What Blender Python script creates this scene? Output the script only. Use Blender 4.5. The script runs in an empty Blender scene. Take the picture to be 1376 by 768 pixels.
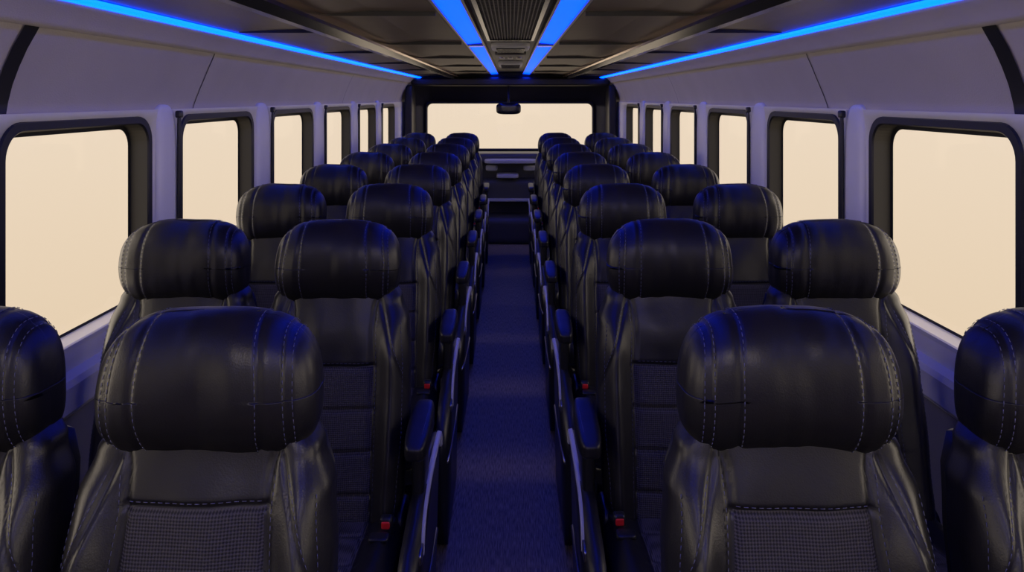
import bpy, math, random
from mathutils import Vector, noise
random.seed(3)
S=bpy.context.scene
try:
    S.view_settings.view_transform='Standard'; S.view_settings.look='None'
except Exception as e: print(e)
COL=S.collection
# ---------------------------------------------------------------- materials
def nmat(name):
    m=bpy.data.materials.new(name); m.use_nodes=True
    nt=m.node_tree; b=nt.nodes['Principled BSDF']; return m,nt,b
def pmat(name,col,rough=.5,metal=0,spec=.5,bump=None,var=0,coat=0):
    m,nt,b=nmat(name)
    b.inputs['Base Color'].default_value=(*col,1); b.inputs['Roughness'].default_value=rough
    b.inputs['Metallic'].default_value=metal; b.inputs['Specular IOR Level'].default_value=spec
    b.inputs['Coat Weight'].default_value=coat
    tc=nt.nodes.new('ShaderNodeTexCoord')
    if bump:
        n=nt.nodes.new('ShaderNodeTexNoise'); n.inputs['Scale'].default_value=bump[0]; n.inputs['Detail'].default_value=4
        nt.links.new(tc.outputs['Object'],n.inputs['Vector'])
        bp=nt.nodes.new('ShaderNodeBump'); bp.inputs['Strength'].default_value=bump[1]; bp.inputs['Distance'].default_value=bump[2]
        nt.links.new(n.outputs['Fac'],bp.inputs['Height']); nt.links.new(bp.outputs['Normal'],b.inputs['Normal'])
    if var:
        n2=nt.nodes.new('ShaderNodeTexNoise'); n2.inputs['Scale'].default_value=6; n2.inputs['Detail'].default_value=5
        nt.links.new(tc.outputs['Object'],n2.inputs['Vector'])
        r=nt.nodes.new('ShaderNodeValToRGB')
        r.color_ramp.elements[0].position=.3; r.color_ramp.elements[1].position=.7
        r.color_ramp.elements[0].color=(*[c*(1-var) for c in col],1); r.color_ramp.elements[1].color=(*[min(1,c*(1+var)) for c in col],1)
        nt.links.new(n2.outputs['Fac'],r.inputs['Fac']); nt.links.new(r.outputs['Color'],b.inputs['Base Color'])
    return m
def emat(name,col,st):
    m,nt,b=nmat(name)
    b.inputs['Base Color'].default_value=(.01,.03,.2,1)
    b.inputs['Emission Color'].default_value=(*col,1); b.inputs['Emission Strength'].default_value=st
    return m
def leather():
    m,nt,b=nmat('black_leather')
    N=nt.nodes; L=nt.links
    tc=N.new('ShaderNodeTexCoord')
    b.inputs['Base Color'].default_value=(.009,.0085,.009,1); b.inputs['Specular IOR Level'].default_value=.5
    vo=N.new('ShaderNodeTexVoronoi'); vo.inputs['Scale'].default_value=420
    L.new(tc.outputs['Object'],vo.inputs['Vector'])
    n1=N.new('ShaderNodeTexNoise'); n1.inputs['Scale'].default_value=10; n1.inputs['Detail'].default_value=5; n1.inputs['Distortion'].default_value=.5
    L.new(tc.outputs['Object'],n1.inputs['Vector'])
    rr=N.new('ShaderNodeMapRange'); rr.inputs['To Min'].default_value=.28; rr.inputs['To Max'].default_value=.48
    L.new(n1.outputs['Fac'],rr.inputs['Value']); L.new(rr.outputs['Result'],b.inputs['Roughness'])
    b1=N.new('ShaderNodeBump'); b1.inputs['Strength'].default_value=.25; b1.inputs['Distance'].default_value=.0005
    L.new(vo.outputs['Distance'],b1.inputs['Height'])
    b2=N.new('ShaderNodeBump'); b2.inputs['Strength'].default_value=.45; b2.inputs['Distance'].default_value=.003
    L.new(n1.outputs['Fac'],b2.inputs['Height']); L.new(b1.outputs['Normal'],b2.inputs['Normal'])
    L.new(b2.outputs['Normal'],b.inputs['Normal'])
    return m
def fabric():
    m,nt,b=nmat('perforated_fabric')
    N=nt.nodes; L=nt.links
    tc=N.new('ShaderNodeTexCoord')
    mp=N.new('ShaderNodeMapping'); mp.inputs['Rotation'].default_value=(0,math.radians(45),0)
    L.new(tc.outputs['Object'],mp.inputs['Vector'])
    sx=N.new('ShaderNodeSeparateXYZ'); L.new(mp.outputs['Vector'],sx.inputs[0])
    def wave(o):
        a=N.new('ShaderNodeMath'); a.operation='MULTIPLY'; a.inputs[1].default_value=2*math.pi/.0062; L.new(o,a.inputs[0])
        s=N.new('ShaderNodeMath'); s.operation='SINE'; L.new(a.outputs[0],s.inputs[0]); return s.outputs[0]
    mu=N.new('ShaderNodeMath'); mu.operation='MULTIPLY'; L.new(wave(sx.outputs['X']),mu.inputs[0]); L.new(wave(sx.outputs['Z']),mu.inputs[1])
    r=N.new('ShaderNodeValToRGB'); r.color_ramp.elements[0].position=.35; r.color_ramp.elements[1].position=.7
    r.color_ramp.elements[0].color=(.060,.054,.058,1); r.color_ramp.elements[1].color=(.006,.006,.008,1)
    mr=N.new('ShaderNodeMapRange'); mr.inputs['From Min'].default_value=-1; L.new(mu.outputs[0],mr.inputs['Value'])
    L.new(mr.outputs['Result'],r.inputs['Fac']); L.new(r.outputs['Color'],b.inputs['Base Color'])
    bp=N.new('ShaderNodeBump'); bp.invert=True; bp.inputs['Strength'].default_value=.8; bp.inputs['Distance'].default_value=.0012
    L.new(mr.outputs['Result'],bp.inputs['Height']); L.new(bp.outputs['Normal'],b.inputs['Normal'])
    b.inputs['Roughness'].default_value=.75
    return m
def carpet():
    m,nt,b=nmat('aisle_carpet')
    N=nt.nodes; L=nt.links
    tc=N.new('ShaderNodeTexCoord'); mp=N.new('ShaderNodeMapping'); mp.inputs['Scale'].default_value=(330,22,1)
    L.new(tc.outputs['Object'],mp.inputs['Vector'])
    n=N.new('ShaderNodeTexNoise'); n.inputs['Scale'].default_value=1; n.inputs['Detail'].default_value=3
    L.new(mp.outputs['Vector'],n.inputs['Vector'])
    r=N.new('ShaderNodeValToRGB'); r.color_ramp.elements[0].position=.3; r.color_ramp.elements[1].position=.72
    r.color_ramp.elements[0].color=(.10,.078,.045,1); r.color_ramp.elements[1].color=(.46,.35,.19,1)
    L.new(n.outputs['Fac'],r.inputs['Fac']); L.new(r.outputs['Color'],b.inputs['Base Color'])
    bp=N.new('ShaderNodeBump'); bp.inputs['Strength'].default_value=.6; bp.inputs['Distance'].default_value=.002
    L.new(n.outputs['Fac'],bp.inputs['Height']); L.new(bp.outputs['Normal'],b.inputs['Normal'])
    b.inputs['Roughness'].default_value=.6
    return m
def glass():
    m=bpy.data.materials.new('window_glass'); m.use_nodes=True; nt=m.node_tree; N=nt.nodes; N.remove(N['Principled BSDF'])
    t=N.new('ShaderNodeBsdfTransparent'); g=N.new('ShaderNodeBsdfGlossy'); g.inputs['Roughness'].default_value=.03
    mx=N.new('ShaderNodeMixShader'); mx.inputs[0].default_value=.03
    nt.links.new(t.outputs[0],mx.inputs[1]); nt.links.new(g.outputs[0],mx.inputs[2]); nt.links.new(mx.outputs[0],N['Material Output'].inputs[0])
    return m
LEA=leather(); FAB=fabric(); CAR=carpet(); GLS=glass()
STI=pmat('stitch_thread',(.10,.105,.18),.6)
PLA=pmat('black_plastic',(.012,.012,.014),.35,bump=(300,.2,.0004))
WPL=pmat('pale_plastic_trim',(.50,.50,.54),.35)
RED=pmat('red_button',(.75,.02,.02),.35)
MET=pmat('brushed_metal',(.35,.33,.32),.3,1)
WAL=pmat('wall_moulding',(.80,.78,.72),.4,bump=(120,.15,.001),var=.03)
COV=pmat('cove_vinyl',(.47,.43,.40),.6,bump=(260,.5,.0012),var=.04)
LOW=pmat('lower_wall_vinyl',(.22,.21,.22),.6,bump=(200,.3,.001))
RUB=pmat('rubber_gasket',(.010,.010,.011),.45)
CEI=pmat('ceiling_panel',(.095,.074,.060),.42,bump=(180,.3,.001),var=.08)
CED=pmat('ceiling_dark',(.02,.018,.018),.4,bump=(180,.2,.001))
GRI=pmat('grille_metal',(.06,.055,.055),.4)
CHR=pmat('rail_chrome',(.85,.66,.50),.18,1)
RAI=pmat('rail_black_gloss',(.01,.01,.011),.15)
DAS=pmat('dashboard_plastic',(.05,.05,.055),.45,bump=(200,.2,.001))
DGR=pmat('console_grey',(.36,.36,.38),.45)
LED=emat('led_blue_side',(.0,.048,1.0),9.0)
LEC=emat('led_blue_centre',(.0,.026,1.0),6.5)
# ---------------------------------------------------------------- mesh builder
class MB:
    def __init__(s): s.v=[];s.f=[];s.m=[];s.sm=[];s.mats=[]
    def mi(s,m):
        if m not in s.mats: s.mats.append(m)
        return s.mats.index(m)
    def add(s,vs,fs,mat,smooth=True):
        o=len(s.v); s.v+= [tuple(p) for p in vs]
        for i,f in enumerate(fs):
            s.f.append(tuple(o+k for k in f)); mm=mat[i] if isinstance(mat,list) else mat
            s.m.append(s.mi(mm)); s.sm.append(smooth)
    def mesh(s,name):
        me=bpy.data.meshes.new(name); me.from_pydata(s.v,[],s.f); me.update()
        for m in s.mats: me.materials.append(m)
        me.polygons.foreach_set('material_index',s.m); me.polygons.foreach_set('use_smooth',s.sm)
        import bmesh
        bm=bmesh.new(); bm.from_mesh(me); bmesh.ops.recalc_face_normals(bm,faces=bm.faces); bm.to_mesh(me); bm.free()
        return me
    def obj(s,name,loc=(0,0,0)):
        o=bpy.data.objects.new(name,s.mesh(name)); o.location=loc; COL.objects.link(o); return o
def sq(mb,c,d,n=8,res=8,mat=None,deform=None,nrm=None):
    """rounded (super-elliptic) solid, half sizes d"""
    key={};vs=[];fs=[]
    def g(q):
        k=tuple(round(a,5) for a in q)
        if k not in key:
            nn=nrm(q) if nrm else sum(abs(a)**n for a in q)**(1/n)
            p=Vector((q[0]/nn*d[0],q[1]/nn*d[1],q[2]/nn*d[2]))
            if deform: p=deform(p)
            key[k]=len(vs); vs.append(p+Vector(c))
        return key[k]
    for ax in range(3):
        for sg in (-1,1):
            for i in range(res):
                for j in range(res):
                    q=[]
                    for (a,b) in ((i,j),(i+1,j),(i+1,j+1),(i,j+1)):
                        u=math.tan((2*a/res-1)*math.pi/4);w=math.tan((2*b/res-1)*math.pi/4)
                        p=[0,0,0];p[ax]=sg;p[(ax+1)%3]=u;p[(ax+2)%3]=w;q.append(g(p))
                    fs.append(q if sg>0 else q[::-1])
    mb.add(vs,fs,mat)
def box(mb,x0,x1,y0,y1,z0,z1,mat):
    vs=[(x,y,z) for x in (x0,x1) for y in (y0,y1) for z in (z0,z1)]
    mb.add(vs,[(0,1,3,2),(4,6,7,5),(0,4,5,1),(2,3,7,6),(0,2,6,4),(1,5,7,3)],mat,False)
def loft(mb,loops,mat,caps=True,closed=True):
    n=len(loops[0]);vs=[p for l in loops for p in l];fs=[];ms=[]
    for i in range(len(loops)-1):
        for j in range(n if closed else n-1):
            k=(j+1)%n; fs.append((i*n+j,i*n+k,(i+1)*n+k,(i+1)*n+j))
    if caps:
        fs.append(tuple(range(n))); fs.append(tuple((len(loops)-1)*n+j for j in range(n))[::-1])
    mb.add(vs,fs,mat)
def prism(mb,a,b,r,mat,k=4):
    a=Vector(a);b=Vector(b);d=(b-a).normalized();u=d.cross(Vector((0.3,.9,.2))).normalized();w=d.cross(u)
    A=[a+(u*math.cos(t)+w*math.sin(t))*r for t in [2*math.pi*i/k for i in range(k)]]
    B=[p+(b-a) for p in A]
    loft(mb,[A,B],mat)
def stitches(mb,pts,mat=None,dash=.0060,gap=.0045,r=.0006):
    start=Vector(pts[0]);on=True
    segs=[];cur=Vector(pts[0]);rem=dash
    for p in pts[1:]:
        p=Vector(p)
        while (p-cur).length>rem:
            cur=cur+(p-cur).normalized()*rem
            if on: segs.append((start,cur.copy())); rem=gap
            else: start=cur.copy(); rem=dash
            on=not on
        rem-=(p-cur).length;cur=p
    for a,b in segs:
        if (b-a).length>1e-4: prism(mb,a,b,r,STI)
def interp(t,tab):
    if t<=tab[0][0]: return tab[0][1]
    for (a,x),(b,y) in zip(tab,tab[1:]):
        if t<=b:
            f=(t-a)/(b-a); f=f*f*(3-2*f) ; return x+(y-x)*f
    return tab[-1][1]
G=lambda x,s: math.exp(-(x/s)**2)
# ---------------------------------------------------------------- seat
def make_seat(name,arm,seed,ft=.777):
    mb=MB(); off=Vector((seed*7.3,0,seed*3.1))
    # headrest
    a,b,c=.1555,.070,.110; hc=Vector((0,.03,1.010)); N1=4.0; N2=2.9
    def nrm(q):
        return ((abs(q[0])**N1+abs(q[2])**N1)**(N2/N1)+abs(q[1])**N2)**(1/N2)
    def dfm(p):
        x,y,z=p; t=z/c
        ax=abs(x)
        x*= 1-.075*max(0,-t)**2.5-.085*max(0,t)**2+.015*(1-t*t)
        edge=1-.65*min(1,abs(t))**4
        gr=(.0045*G(ax-.088,.0048)+.004*G(ax-.128,.0048))*edge
        r=Vector((x,y,z)); L=r.length
        w=noise.noise(Vector((x*40,y*6,z*5))+off)*.0022*edge+noise.noise(Vector((x*13,y*8,z*9))+off*2)*.005
        wf=1 if y<0 else .4
        r=r*(1-(gr-w*wf)/L)
        if y<0: r.y+= .013*t*t
        r.z+= -.010*(x/a)**2*(1 if t>0 else 0)
        r.y-= .012*min(1,(ax/.125))**2*(1 if y<0 else 0)*(1-t*t*.6)
        r.y+= .02*max(0,-t)**2
        return r
    sq(mb,hc,(a,b,c),3,72,LEA,dfm,nrm)
    def hline(xs,t0=-2.5,t1=1.0,up=1.009):
        out=[]
        for i in range(90):
            t=t0+(t1-t0)*i/89
            sy,cz=math.sin(t),math.cos(t)
            lo,hi=0,2
            for _ in range(24):
                m=(lo+hi)/2
                if nrm((xs/a,m*sy,m*cz))<1: lo=m
                else: hi=m
            p=Vector((xs,b*lo*sy,c*lo*cz))
            out.append(dfm(p)*up+hc)
        return out
    for sx in (-1,1):
        stitches(mb,hline(sx*.0815)); stitches(mb,hline(sx*.1220)); stitches(mb,hline(sx*.1340))
    # backrest
    def hw(h): 
        return interp(h,[(.36,.160),(.50,.182),(.64,.190),(.78,.188),(.87,.180),(.925,.162),(.96,.142),(.985,.11)])
    def yc(h): return .035-(.93-h)*.24
    SB=[(.4,.108),(.75,.103),(.86,.098),(.90,.100),(.95,.11)]
    def bf(x,h):
        ax=abs(x); sb=interp(h,SB)
        bol=.040*math.exp(-((ax-.152)/.032)**2)*interp(h,[(.4,1),(.8,1),(.93,.25)])
        gs=-.009*G(ax-sb,.0045)
        # shoulder seam running diagonally outwards across the bolster
        if h>.70: gs-=.006*G((ax-.112)-(.93-h)*.34,.004)*(1 if ax>.112 and h<.94 else 0)
        inn= 1/(1+math.exp(max(-50,min(50,(ax-sb)/.004))))
        hz=0
        for q in (ft,ft-.095,.59,.50): hz-=.009*G(h-q,.005)*inn
        puff=.006*inn*(1-(x/sb)**2)
        w=noise.noise(Vector((x*16,2,h*11))+off)*.005
        return bol+gs+hz+puff+w
    NL=170
    levels=[.36+.625*i/140 for i in range(141)]
    def loopat(h):
        w=hw(h); th=interp(h,[(.36,.045),(.45,.055),(.85,.052),(.94,.045),(.985,.02)])
        L=[]
        for j in range(NL):
            t=2*math.pi*j/NL; ct,st=math.cos(t),math.sin(t); n=3.6
            x=w*math.copysign(abs(ct)**(2/n),ct); y=th*math.copysign(abs(st)**(2/n),st)
            if y<0: y-=bf(x,h)*min(1,abs(y)/th*1.2)
            L.append(Vector((x,yc(h)+y,h)))
        return L
    loops=[loopat(h) for h in levels]
    n=NL; vs=[p for l in loops for p in l]; fs=[];ms=[]
    for i in range(len(loops)-1):
        for j in range(n):
            k=(j+1)%n; fs.append((i*n+j,i*n+k,(i+1)*n+k,(i+1)*n+j))
            cx=(loops[i][j].x+loops[i][k].x)/2; h=levels[i]+.0025
            front=math.sin(2*math.pi*(j+.5)/n)<0
            ms.append(FAB if (front and abs(cx)<interp(h,SB)-.001 and h<ft) else LEA)
    fs.append(tuple(range(n))); ms.append(LEA); fs.append(tuple((len(loops)-1)*n+j for j in range(n))); ms.append(LEA)
    mb.add(vs,fs,ms)
    def bp(x,h,e=.0012):
        w=hw(h);th=.053;nn=3.6
        y=-th*(max(0,1-(abs(x)/w)**nn))**(1/nn)
        y-=bf(x,h)*min(1,abs(y)/th*1.2)
        return Vector((x,yc(h)+y-e,h))
    for sx in (-1,1):
        stitches(mb,[bp(sx*(interp(h,SB)+.008),h) for h in [.42+.49*i/60 for i in range(61)]])
        stitches(mb,[bp(sx*(hw(h)*.93),h) for h in [.42+.46*i/60 for i in range(61)]])
        stitches(mb,[bp(sx*(.119+(.93-h)*.34),h) for h in [.77+.14*i/30 for i in range(31)]])
    stitches(mb,[bp(-.092+.184*i/30,ft+.009) for i in range(31)])
    # hard back shell
    def sh(h,g):
        w=hw(h)*.95; return [Vector((w*math.cos(t)*g,yc(h)+.045+.028*math.sin(t)*g,h)) for t in [math.pi*i/20 for i in range(21)]]
    loft(mb,[sh(h,1) for h in [.36+.56*i/14 for i in range(15)]],PLA)
    for sx in (-.06,.06): prism(mb,(sx,.035,.88),(sx,.03,.96),.007,MET,10)
    # cushion
    def cl(y):
        t=(-.055-y)/.47
        w=interp(t,[(0,.172),(.2,.19),(.8,.19),(.95,.18),(1,.15)])
        top=interp(t,[(0,.435),(.15,.448),(.7,.462),(.93,.455),(1,.40)]); bot=interp(t,[(0,.34),(.9,.33),(1,.36)])
        zc=(top+bot)/2; th=(top-bot)/2; L=[]
        for j in range(96):
            q=2*math.pi*j/96; ct,st=math.cos(q),math.sin(q); n=3.4
            x=w*math.copysign(abs(ct)**(2/n),ct); z=th*math.copysign(abs(st)**(2/n),st)
            if z>0:
                ax=abs(x); d=.024*G(ax-.155,.03)-.006*G(ax-.112,.006)
                for k in (.30,.55,.8): d-=.005*G(t-k,.014)*(1 if ax<.112 else 0)
                z+=d
            L.append(Vector((x,y,zc+z)))
        return L
    ys=[-.055-.47*i/60 for i in range(61)]
    cls=[cl(y) for y in ys]; n=96; vs=[p for l in cls for p in l];fs=[];ms=[]
    for i in range(60):
        for j in range(n):
            k=(j+1)%n; fs.append((i*n+j,(i+1)*n+j,(i+1)*n+k,i*n+k))
            cx=(cls[i][j].x+cls[i][k].x)/2
            ms.append(FAB if math.sin(2*math.pi*(j+.5)/n)>0 and abs(cx)<.11 and i<50 else LEA)
    fs.append(tuple(range(n)));ms.append(LEA);fs.append(tuple(60*n+j for j in range(n)));ms.append(LEA)
    mb.add(vs,fs,ms)
    # frame, legs, feet
    sq(mb,(0,-.27,.31),(.165,.21,.035),8,8,PLA)
    for sx in (-.11,.11):
        sq(mb,(sx,-.24,.16),(.018,.05,.155),6,8,PLA)
        sq(mb,(sx,-.24,.014),(.03,.20,.014),6,8,MET)
    for sx in (-1,1): sq(mb,(sx*.178,-.075,.40),(.012,.06,.06),4,10,PLA)
    if arm:
        s=arm
        def ad(p):
            t=p.y/.12
            return Vector((p.x*(1+.10*math.cos(t*2)),p.y,p.z*(1-.25*max(0,-t))+.008*t))
        sq(mb,(s*.222,-.09,.640),(.026,.115,.028),5,20,LEA,ad)
        stitches(mb,[(s*(.222+.016),-.18+.16*i/20,.6700) for i in range(21)])
        sq(mb,(s*.218,-.05,.53),(.016,.06,.12),5,12,PLA)
        prof=[(.10,.02),(.15,.20),(.20,.38),(.235,.47),(.20,.505),(.05,.505),(-.15,.495),(-.30,.465),(-.38,.42),(-.42,.35),(-.40,.24),(-.36,.12),(-.32,.02)]
        A=[Vector((s*.205,y,z)) for y,z in prof]; B=[Vector((s*.236,y,z)) for y,z in prof]
        loft(mb,[A,B],PLA)
        tr=[(.235,.455),(.225,.485),(.17,.497),(.05,.497),(-.05,.490),(-.12,.475),(-.165,.445),(-.185,.40)]
        def cr(P,t):
            i=min(int(t),len(P)-2);f=t-i;p0=P[max(i-1,0)];p1=P[i];p2=P[i+1];p3=P[min(i+2,len(P)-1)]
            return tuple(.5*((2*p1[k])+(-p0[k]+p2[k])*f+(2*p0[k]-5*p1[k]+4*p2[k]-p3[k])*f*f+(-p0[k]+3*p1[k]-3*p2[k]+p3[k])*f**3) for k in (0,1))
        P=[cr(tr,(len(tr)-1)*i/50) for i in range(51)]
        LL=[]
        for i in range(51):
            q0=Vector(P[max(i-1,0)]);q1=Vector(P[min(i+1,50)]);d=(q1-q0).normalized();nn_=Vector((-d.y,d.x))
            w=.012*(1 if i<30 else 1-(i-30)/24)
            c0=Vector(P[i])
            LL.append([Vector((s*(.232+ex),c0.x+nn_.x*w*ey,c0.y+nn_.y*w*ey)) for ex,ey in ((0,-1),(.010,-.8),(.012,0),(.010,.8),(0,1))])
        loft(mb,LL,WPL)
        loft(mb,[[Vector((s*(.236+e),y,z+w)) for e,w in ((0,-.006),(.005,-.004),(.005,.004),(0,.006))] for y,z in ((-.36,.30),(-.2,.27),(0,.26),(.14,.27))],MET)
        # buckle & strap
        sq(mb,(s*.158,-.185,.462),(.014,.012,.026),7,8,PLA)
        sq(mb,(s*.158,-.196,.473),(.0095,.003,.008),7,6,RED)
        prism(mb,(s*.165,-.16,.46),(s*.175,-.06,.42),.008,PLA,6)
        sq(mb,(s*.150,-.235,.468),(.022,.016,.005),6,6,PLA)
        sq(mb,(s*.238,-.19,.41),(.004,.035,.014),6,8,MET)
    return mb.mesh(name)
V1=[make_seat('aisle_seat_mesh_a',+1,5,.862),make_seat('aisle_seat_mesh_b',-1,6,.855),make_seat('window_seat_mesh_c',0,7,.865),make_seat('window_seat_mesh_d',0,8,.865)]
V2=[make_seat('aisle_seat_mesh_l',+1,1),make_seat('aisle_seat_mesh_r',-1,2),make_seat('window_seat_mesh_a',0,3),make_seat('window_seat_mesh_b',0,4)]
for k in range(8):
    y=1.07+.8*k
    for me,x,dz in zip(V1 if k==0 else V2,(-.437,.405,-.828,.822),(0,0,0,0)):
        o=bpy.data.objects.new('passenger_seat',me); COL.objects.link(o)
        o.location=(x,y+random.uniform(-.008,.008),dz)
        o.rotation_euler=(0,0,random.uniform(-.012,.012))
# ---------------------------------------------------------------- shell
YB,YF=-1.6,7.92
def strip(mb,prof,mat,y0=YB,y1=YF,seg=1,smooth=True):
    vs=[];fs=[];n=len(prof)
    for i in range(seg+1):
        y=y0+(y1-y0)*i/seg
        vs+=[(x,y,z) for x,z in prof]
    for i in range(seg):
        for j in range(n-1): fs.append((i*n+j,i*n+j+1,(i+1)*n+j+1,(i+1)*n+j))
    mb.add(vs,fs,mat,smooth)
mb=MB(); box(mb,-1.2,1.2,YB,YF+.1,-.06,0,CAR); mb.obj('floor')
XW=1.11
WIN=[(-1.36,-.66),(-.38,.32),(.60,1.32),(1.61,2.29),(2.49,3.20),(3.45,4.17),(4.43,5.14),(5.40,6.10),(6.37,7.10)]
ZB,ZT=.80,1.372
def rr(y0,y1,z0,z1,r,k=8):
    P=[]
    for cy,cz,a0 in ((y1-r,z1-r,0),(y0+r,z1-r,90),(y0+r,z0+r,180),(y1-r,z0+r,270)):
        for i in range(k+1):
            a=math.radians(a0+90*i/k); P.append((cy+r*math.cos(a),cz+r*math.sin(a)))
    return P
def outer(y0,y1,z0,z1,P,k=8):
    O=[]
    for ci,(cy,cz) in enumerate(((y1,z1),(y0,z1),(y0,z0),(y1,z0))):
        for i in range(k+1):
            p=P[ci*(k+1)+i]; first=i<k/2
            if i==k//2: O.append((cy,cz)); continue
            vert=(ci%2==0)==first
            O.append((cy,p[1]) if vert else (p[0],cz))
    return O
bounds=[YB]+[(WIN[i][1]+WIN[i+1][0])/2 for i in range(len(WIN)-1)]+[YF]
for s,side in ((-1,'left'),(1,'right')):
    mb=MB()
    for i,(a,b) in enumerate(WIN):
        I=rr(a,b,ZB,ZT,.075); O=outer(bounds[i],bounds[i+1],.74,1.395,I)
        loft(mb,[[Vector((s*XW,y,z)) for y,z in O],[Vector((s*XW,y,z)) for y,z in I],[Vector((s*(XW+.06),y,z)) for y,z in I]],WAL,caps=False)
    cove=[(1.117,1.388),(1.122,1.395),(1.118,1.42),(1.108,1.46),(1.093,1.50),(1.075,1.54),(1.055,1.575),(1.048,1.588)]
    strip(mb,[(s*x,z) for x,z in cove],COV,seg=6)
    strip(mb,[(s*1.048,1.588),(s*1.035,1.590),(s*1.03,1.60),(s*.990,1.636),(s*.976,1.640),(s*.972,1.66)],COV)
    strip(mb,[(s*XW,.745),(s*(XW-.025),.735),(s*(XW-.032),.72),(s*(XW-.032),.66),(s*(XW-.02),.645),(s*(XW+.005),.64)],WAL,smooth=False)
    strip(mb,[(s*(XW+.005),.64),(s*(XW+.005),.12),(s*(XW-.03),.10),(s*(XW-.03),0)],LOW,smooth=False)
    # unseen box outside the roof side, added to block daylight leaking past the cove
    box(mb,min(s*1.18,s*1.2),max(s*1.18,s*1.2),YB,YF,1.385,1.76,LOW)
    for i in range(len(WIN)-1):
        c=(WIN[i][1]+WIN[i+1][0])/2; w=(WIN[i+1][0]-WIN[i][1])/2-.03
        sq(mb,(s*(XW+.012),c,1.07),(.030,w,.34),4,14,WAL)
    o=mb.obj('wall_'+side); 
    mb=MB()
    for yy in (2.62,4.95,7.2,.3):
        pr=[(x-.0015,z) for x,z in cove]
        A=[Vector((s*x,yy+.03*math.sin((z-1.39)*14),z)) for x,z in pr]; B=[p+Vector((0,.006,0)) for p in A]
        loft(mb,[A,B],RUB,caps=False,closed=False)
    for yy in (1.60,):
        A=[Vector((s*(x-.004),yy,z)) for x,z in cove]; B=[p+Vector((0,.05,0)) for p in A]
        loft(mb,[A,B],RUB,caps=False,closed=False)
    mb.obj('trim_cove_'+side)
    for i,(a,b) in enumerate(WIN):
        mb=MB()
        L=[]
        for ins,xx in ((-.004,XW-.001),(-.002,XW-.007),(.016,XW-.007),(.020,XW-.002),(.022,XW+.048),(.034,XW+.050)):
            L.append([Vector((s*xx,y,z)) for y,z in rr(a+ins,b-ins,ZB+ins*.6,ZT-ins,.075-ins*.6)])
        n=len(L[0]); vs=[p for l in L for p in l]; fs=[];ms=[]
        for q in range(len(L)-1):
            for j in range(n):
                k2=(j+1)%n; fs.append((q*n+j,q*n+k2,(q+1)*n+k2,(q+1)*n+j))
                zc=(L[q][j].z+L[q][k2].z)/2
                ms.append(WAL if (zc<ZB+.03 and q<4) else RUB)
        mb.add(vs,fs,ms,False)
        l=L[-1]; mb.add(l,[tuple(range(n))],GLS,False)
        mb.obj('window_%d'%(i+1 if s<0 else i+10))
    for i in range(3,len(WIN)-1):
        mb=MB(); c=WIN[i+1][0]-.05
        sq(mb,(s*(XW-.024),c,1.12),(.004,.011,.27),6,8,RUB)
        sq(mb,(s*(XW-.024),c,1.378),(.009,.014,.012),5,8,PLA)
        sq(mb,(s*(XW-.024),c,.87),(.008,.014,.022),5,8,PLA)
        mb.obj('seat_belt_strap')
# ceiling
mb=MB()
for s in (-1,1):
    strip(mb,[(s*.122,1.700),(s*0,1.700)],CED)
    strip(mb,[(s*.206,1.684),(s*.215,1.680),(s*.40,1.683),(s*.548,1.672)],CEI,smooth=False)
    strip(mb,[(s*.632,1.668),(s*.80,1.664),(s*.935,1.656),(s*.950,1.658)],CEI,smooth=False)
    strip(mb,[(s*.95,1.660),(s*.975,1.660)],CED)
    strip(mb,[(s*.548,1.70),(s*.632,1.70)],CED)
box(mb,-1.25,1.25,YB,YF+.1,1.72,1.76,CED)
mb.obj('ceiling')
mb=MB()
for s in (-1,1):
    for yy in [1.0+1.15*i for i in range(6)]:
        box(mb,min(s*.217,s*.54),max(s*.217,s*.54),yy,yy+.006,1.668,1.684,RUB)
        box(mb,min(s*.64,s*.93),max(s*.64,s*.93),yy+.4,yy+.406,1.654,1.670,RUB)
mb.obj('trim_ceiling_seams')
for s in (-1,1):
    mb=MB()
    strip(mb,[(s*.532,1.680),(s*.534,1.652),(s*.541,1.645),(s*.549,1.652)],CHR,smooth=False)
    strip(mb,[(s*.549,1.652),(s*.556,1.664),(s*.574,1.630),(s*.600,1.630),(s*.618,1.660)],RAI,smooth=False)
    strip(mb,[(s*.618,1.660),(s*.622,1.647),(s*.634,1.647),(s*.637,1.672)],CHR,smooth=False)
    mb.obj('overhead_rail')
    mb=MB()
    strip(mb,[(s*.950,1.655),(s*.950,1.650),(s*.954,1.643),(s*.964,1.640),(s*.973,1.643),(s*.975,1.652)],LED)
    mb.obj('led_light_strip')
    mb=MB()
    strip(mb,[(s*.130,1.690),(s*.200,1.684)],LEC,y1=3.5)
    strip(mb,[(s*.130,1.690),(s*.200,1.684)],LEC,y0=3.56)
    strip(mb,[(s*.121,1.70),(s*.121,1.682),(s*.130,1.682),(s*.130,1.692)],MET,smooth=False)
    strip(mb,[(s*.200,1.686),(s*.200,1.678),(s*.207,1.676),(s*.209,1.684)],MET,smooth=False)
    box(mb,min(s*.13,s*.2),max(s*.13,s*.2),3.49,3.57,1.676,1.69,RAI)
    mb.obj('ceiling_light_panel')
mb=MB()
for (y0,y1) in ((.6,3.15),):
    box(mb,-.098,-.086,y0,y1,1.672,1.70,RAI); box(mb,.086,.098,y0,y1,1.672,1.70,RAI)
    box(mb,-.086,.086,y0,y0+.02,1.672,1.70,RAI); box(mb,-.086,.086,y1-.02,y1,1.672,1.70,RAI)
    y=y0+.03
    while y<y1-.03:
        box(mb,-.086,.086,y,y+.008,1.680,1.690,GRI); y+=.022
    for i in range(15):
        x=-.077+i*.011; box(mb,x-.0015,x+.0015,y0+.02,y1-.02,1.677,1.685,GRI)
mb.obj('ceiling_vent_grille')
mb=MB()
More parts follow.
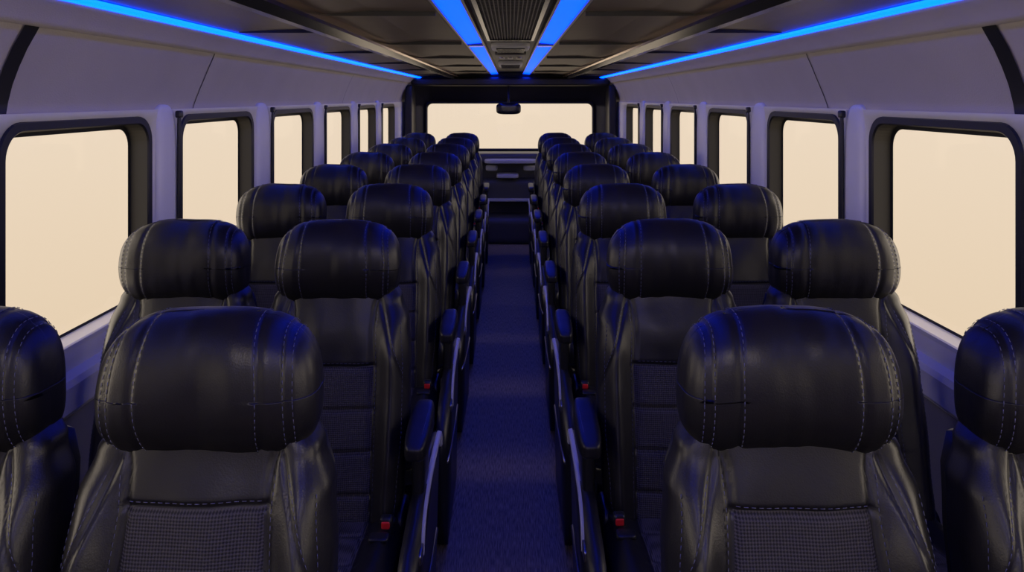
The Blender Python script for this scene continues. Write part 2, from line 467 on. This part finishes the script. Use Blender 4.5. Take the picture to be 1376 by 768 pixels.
sq(mb,(0,3.75,1.69),(.095,.17,.016),8,8,DGR)
for i in range(5): box(mb,-.07,.07,3.63+.055*i,3.65+.055*i,1.668,1.676,RAI)
sq(mb,(0,4.5,1.69),(.09,.30,.014),8,8,CED)
for i in range(3): sq(mb,(-.05+.05*i,4.5,1.674),(.016,.05,.006),4,8,MET)
sq(mb,(0,5.7,1.69),(.09,.35,.016),8,8,DGR)
for i in range(6): box(mb,-.07,.07,5.45+.09*i,5.48+.09*i,1.668,1.676,RAI)
mb.obj('ceiling_control_console')
def endwall(y,x0,x1,z0,z1,name,mat,wn,sg):
    mb=MB()
    R=rr(x0,x1,z0,z1,.06)
    O=outer(-1.2,1.2,0,1.74,R)
    loft(mb,[[Vector((a,y,b)) for a,b in O],[Vector((a,y,b)) for a,b in R],[Vector((a,y+sg*.06,b)) for a,b in R]],mat,caps=False)
    mb.obj(name)
    mb=MB()
    L=[[Vector((a,y+sg*d-sg*.012,b)) for a,b in rr(x0+i,x1-i,z0+i,z1-i,.055)] for i,d in ((-.01,.01),(-.005,0),(.012,0),(.015,.05))]
    loft(mb,L,RUB,caps=False); mb.add(L[-1],[tuple(range(len(L[-1])))],GLS,False)
    mb.obj(wn)
endwall(YF,-.90,.885,.88,1.388,'wall_front',CED,'window_windshield',1)
endwall(YB,-.75,.75,.8,1.4,'wall_rear',WAL,'window_rear',-1)
mb=MB()
sq(mb,(0,7.75,1.60),(1.03,.13,.045),6,16,CED)
for s in (-1,1): sq(mb,(s*1.04,7.72,1.15),(.045,.14,.42),5,14,CED)
mb.obj('trim_windshield_header')
# dashboard
mb=MB()
sq(mb,(0,7.70,.82),(1.0,.17,.055),5,20,DAS)
sq(mb,(0,7.76,.42),(1.0,.11,.40),8,14,DAS)
sq(mb,(0,7.50,.80),(.26,.13,.022),6,12,DGR)
sq(mb,(-.03,7.50,.655),(.11,.12,.022),6,12,DGR)
sq(mb,(0,7.58,.50),(.30,.12,.12),6,12,DAS)
sq(mb,(0,7.50,.415),(.28,.11,.015),6,12,DGR)
for s in (-1,1):
    sq(mb,(s*.19,7.5,.73),(.06,.04,.03),4,10,DGR)
sq(mb,(0,7.5,.13),(.45,.22,.13),10,10,DAS)
mb.obj('dashboard')
mb=MB()
sq(mb,(-.02,7.55,1.325),(.125,.02,.058),4,14,RAI); prism(mb,(-.02,7.57,1.36),(-.02,7.7,1.56),.012,PLA,8)
mb.obj('rear_view_mirror')
# ---------------------------------------------------------------- lights
def sun(name,d,st,ang,col):
    l=bpy.data.lights.new(name,'SUN'); l.energy=st; l.angle=math.radians(ang); l.color=col
    o=bpy.data.objects.new(name,l); COL.objects.link(o); o.rotation_euler=Vector(d).to_track_quat('-Z','Y').to_euler(); o.location=(0,0,4)
sun('daylight_left_side',(1,.15,-.02),3.2,80,(1,.85,.68))
sun('daylight_right_side',(-1,.15,-.02),3.2,80,(1,.85,.68))
for x in (-.4,.4):  # added fill: unseen area lamps behind the camera, brightening the headrest fronts
    l=bpy.data.lights.new('rear_fill_lamp','AREA'); l.shape='RECTANGLE'; l.size=.30; l.size_y=.12; l.energy=1.8; l.color=(1,.86,.72)
    o=bpy.data.objects.new('rear_fill_lamp',l); COL.objects.link(o); o.location=(x,-.1,1.62); o.rotation_euler=Vector((0,.7,-.7)).to_track_quat('-Z','Y').to_euler()
# ---------------------------------------------------------------- world
W=bpy.data.worlds.new('World'); S.world=W; W.use_nodes=True; nt=W.node_tree
bg=nt.nodes['Background']; tc=nt.nodes.new('ShaderNodeTexCoord'); sx=nt.nodes.new('ShaderNodeSeparateXYZ')
nt.links.new(tc.outputs['Generated'],sx.inputs[0])
r=nt.nodes.new('ShaderNodeValToRGB'); mr=nt.nodes.new('ShaderNodeMapRange'); mr.inputs['From Min'].default_value=-.4; mr.inputs['From Max'].default_value=.15
nt.links.new(sx.outputs['Z'],mr.inputs['Value']); nt.links.new(mr.outputs['Result'],r.inputs['Fac'])
r.color_ramp.elements[0].color=(.79,.61,.41,1); r.color_ramp.elements[1].color=(.90,.76,.61,1)
nt.links.new(r.outputs['Color'],bg.inputs['Color']); bg.inputs['Strength'].default_value=1.0
# ---------------------------------------------------------------- camera
cd=bpy.data.cameras.new('camera'); cam=bpy.data.objects.new('camera',cd); COL.objects.link(cam)
cam.location=(0,0,1.43); cam.rotation_euler=(math.pi/2,0,0)
cd.sensor_width=36; cd.lens=36*1000/1376; cd.shift_y=-(384-132)/1376; cd.shift_x=2/1376; cd.clip_start=.02
S.camera=cam
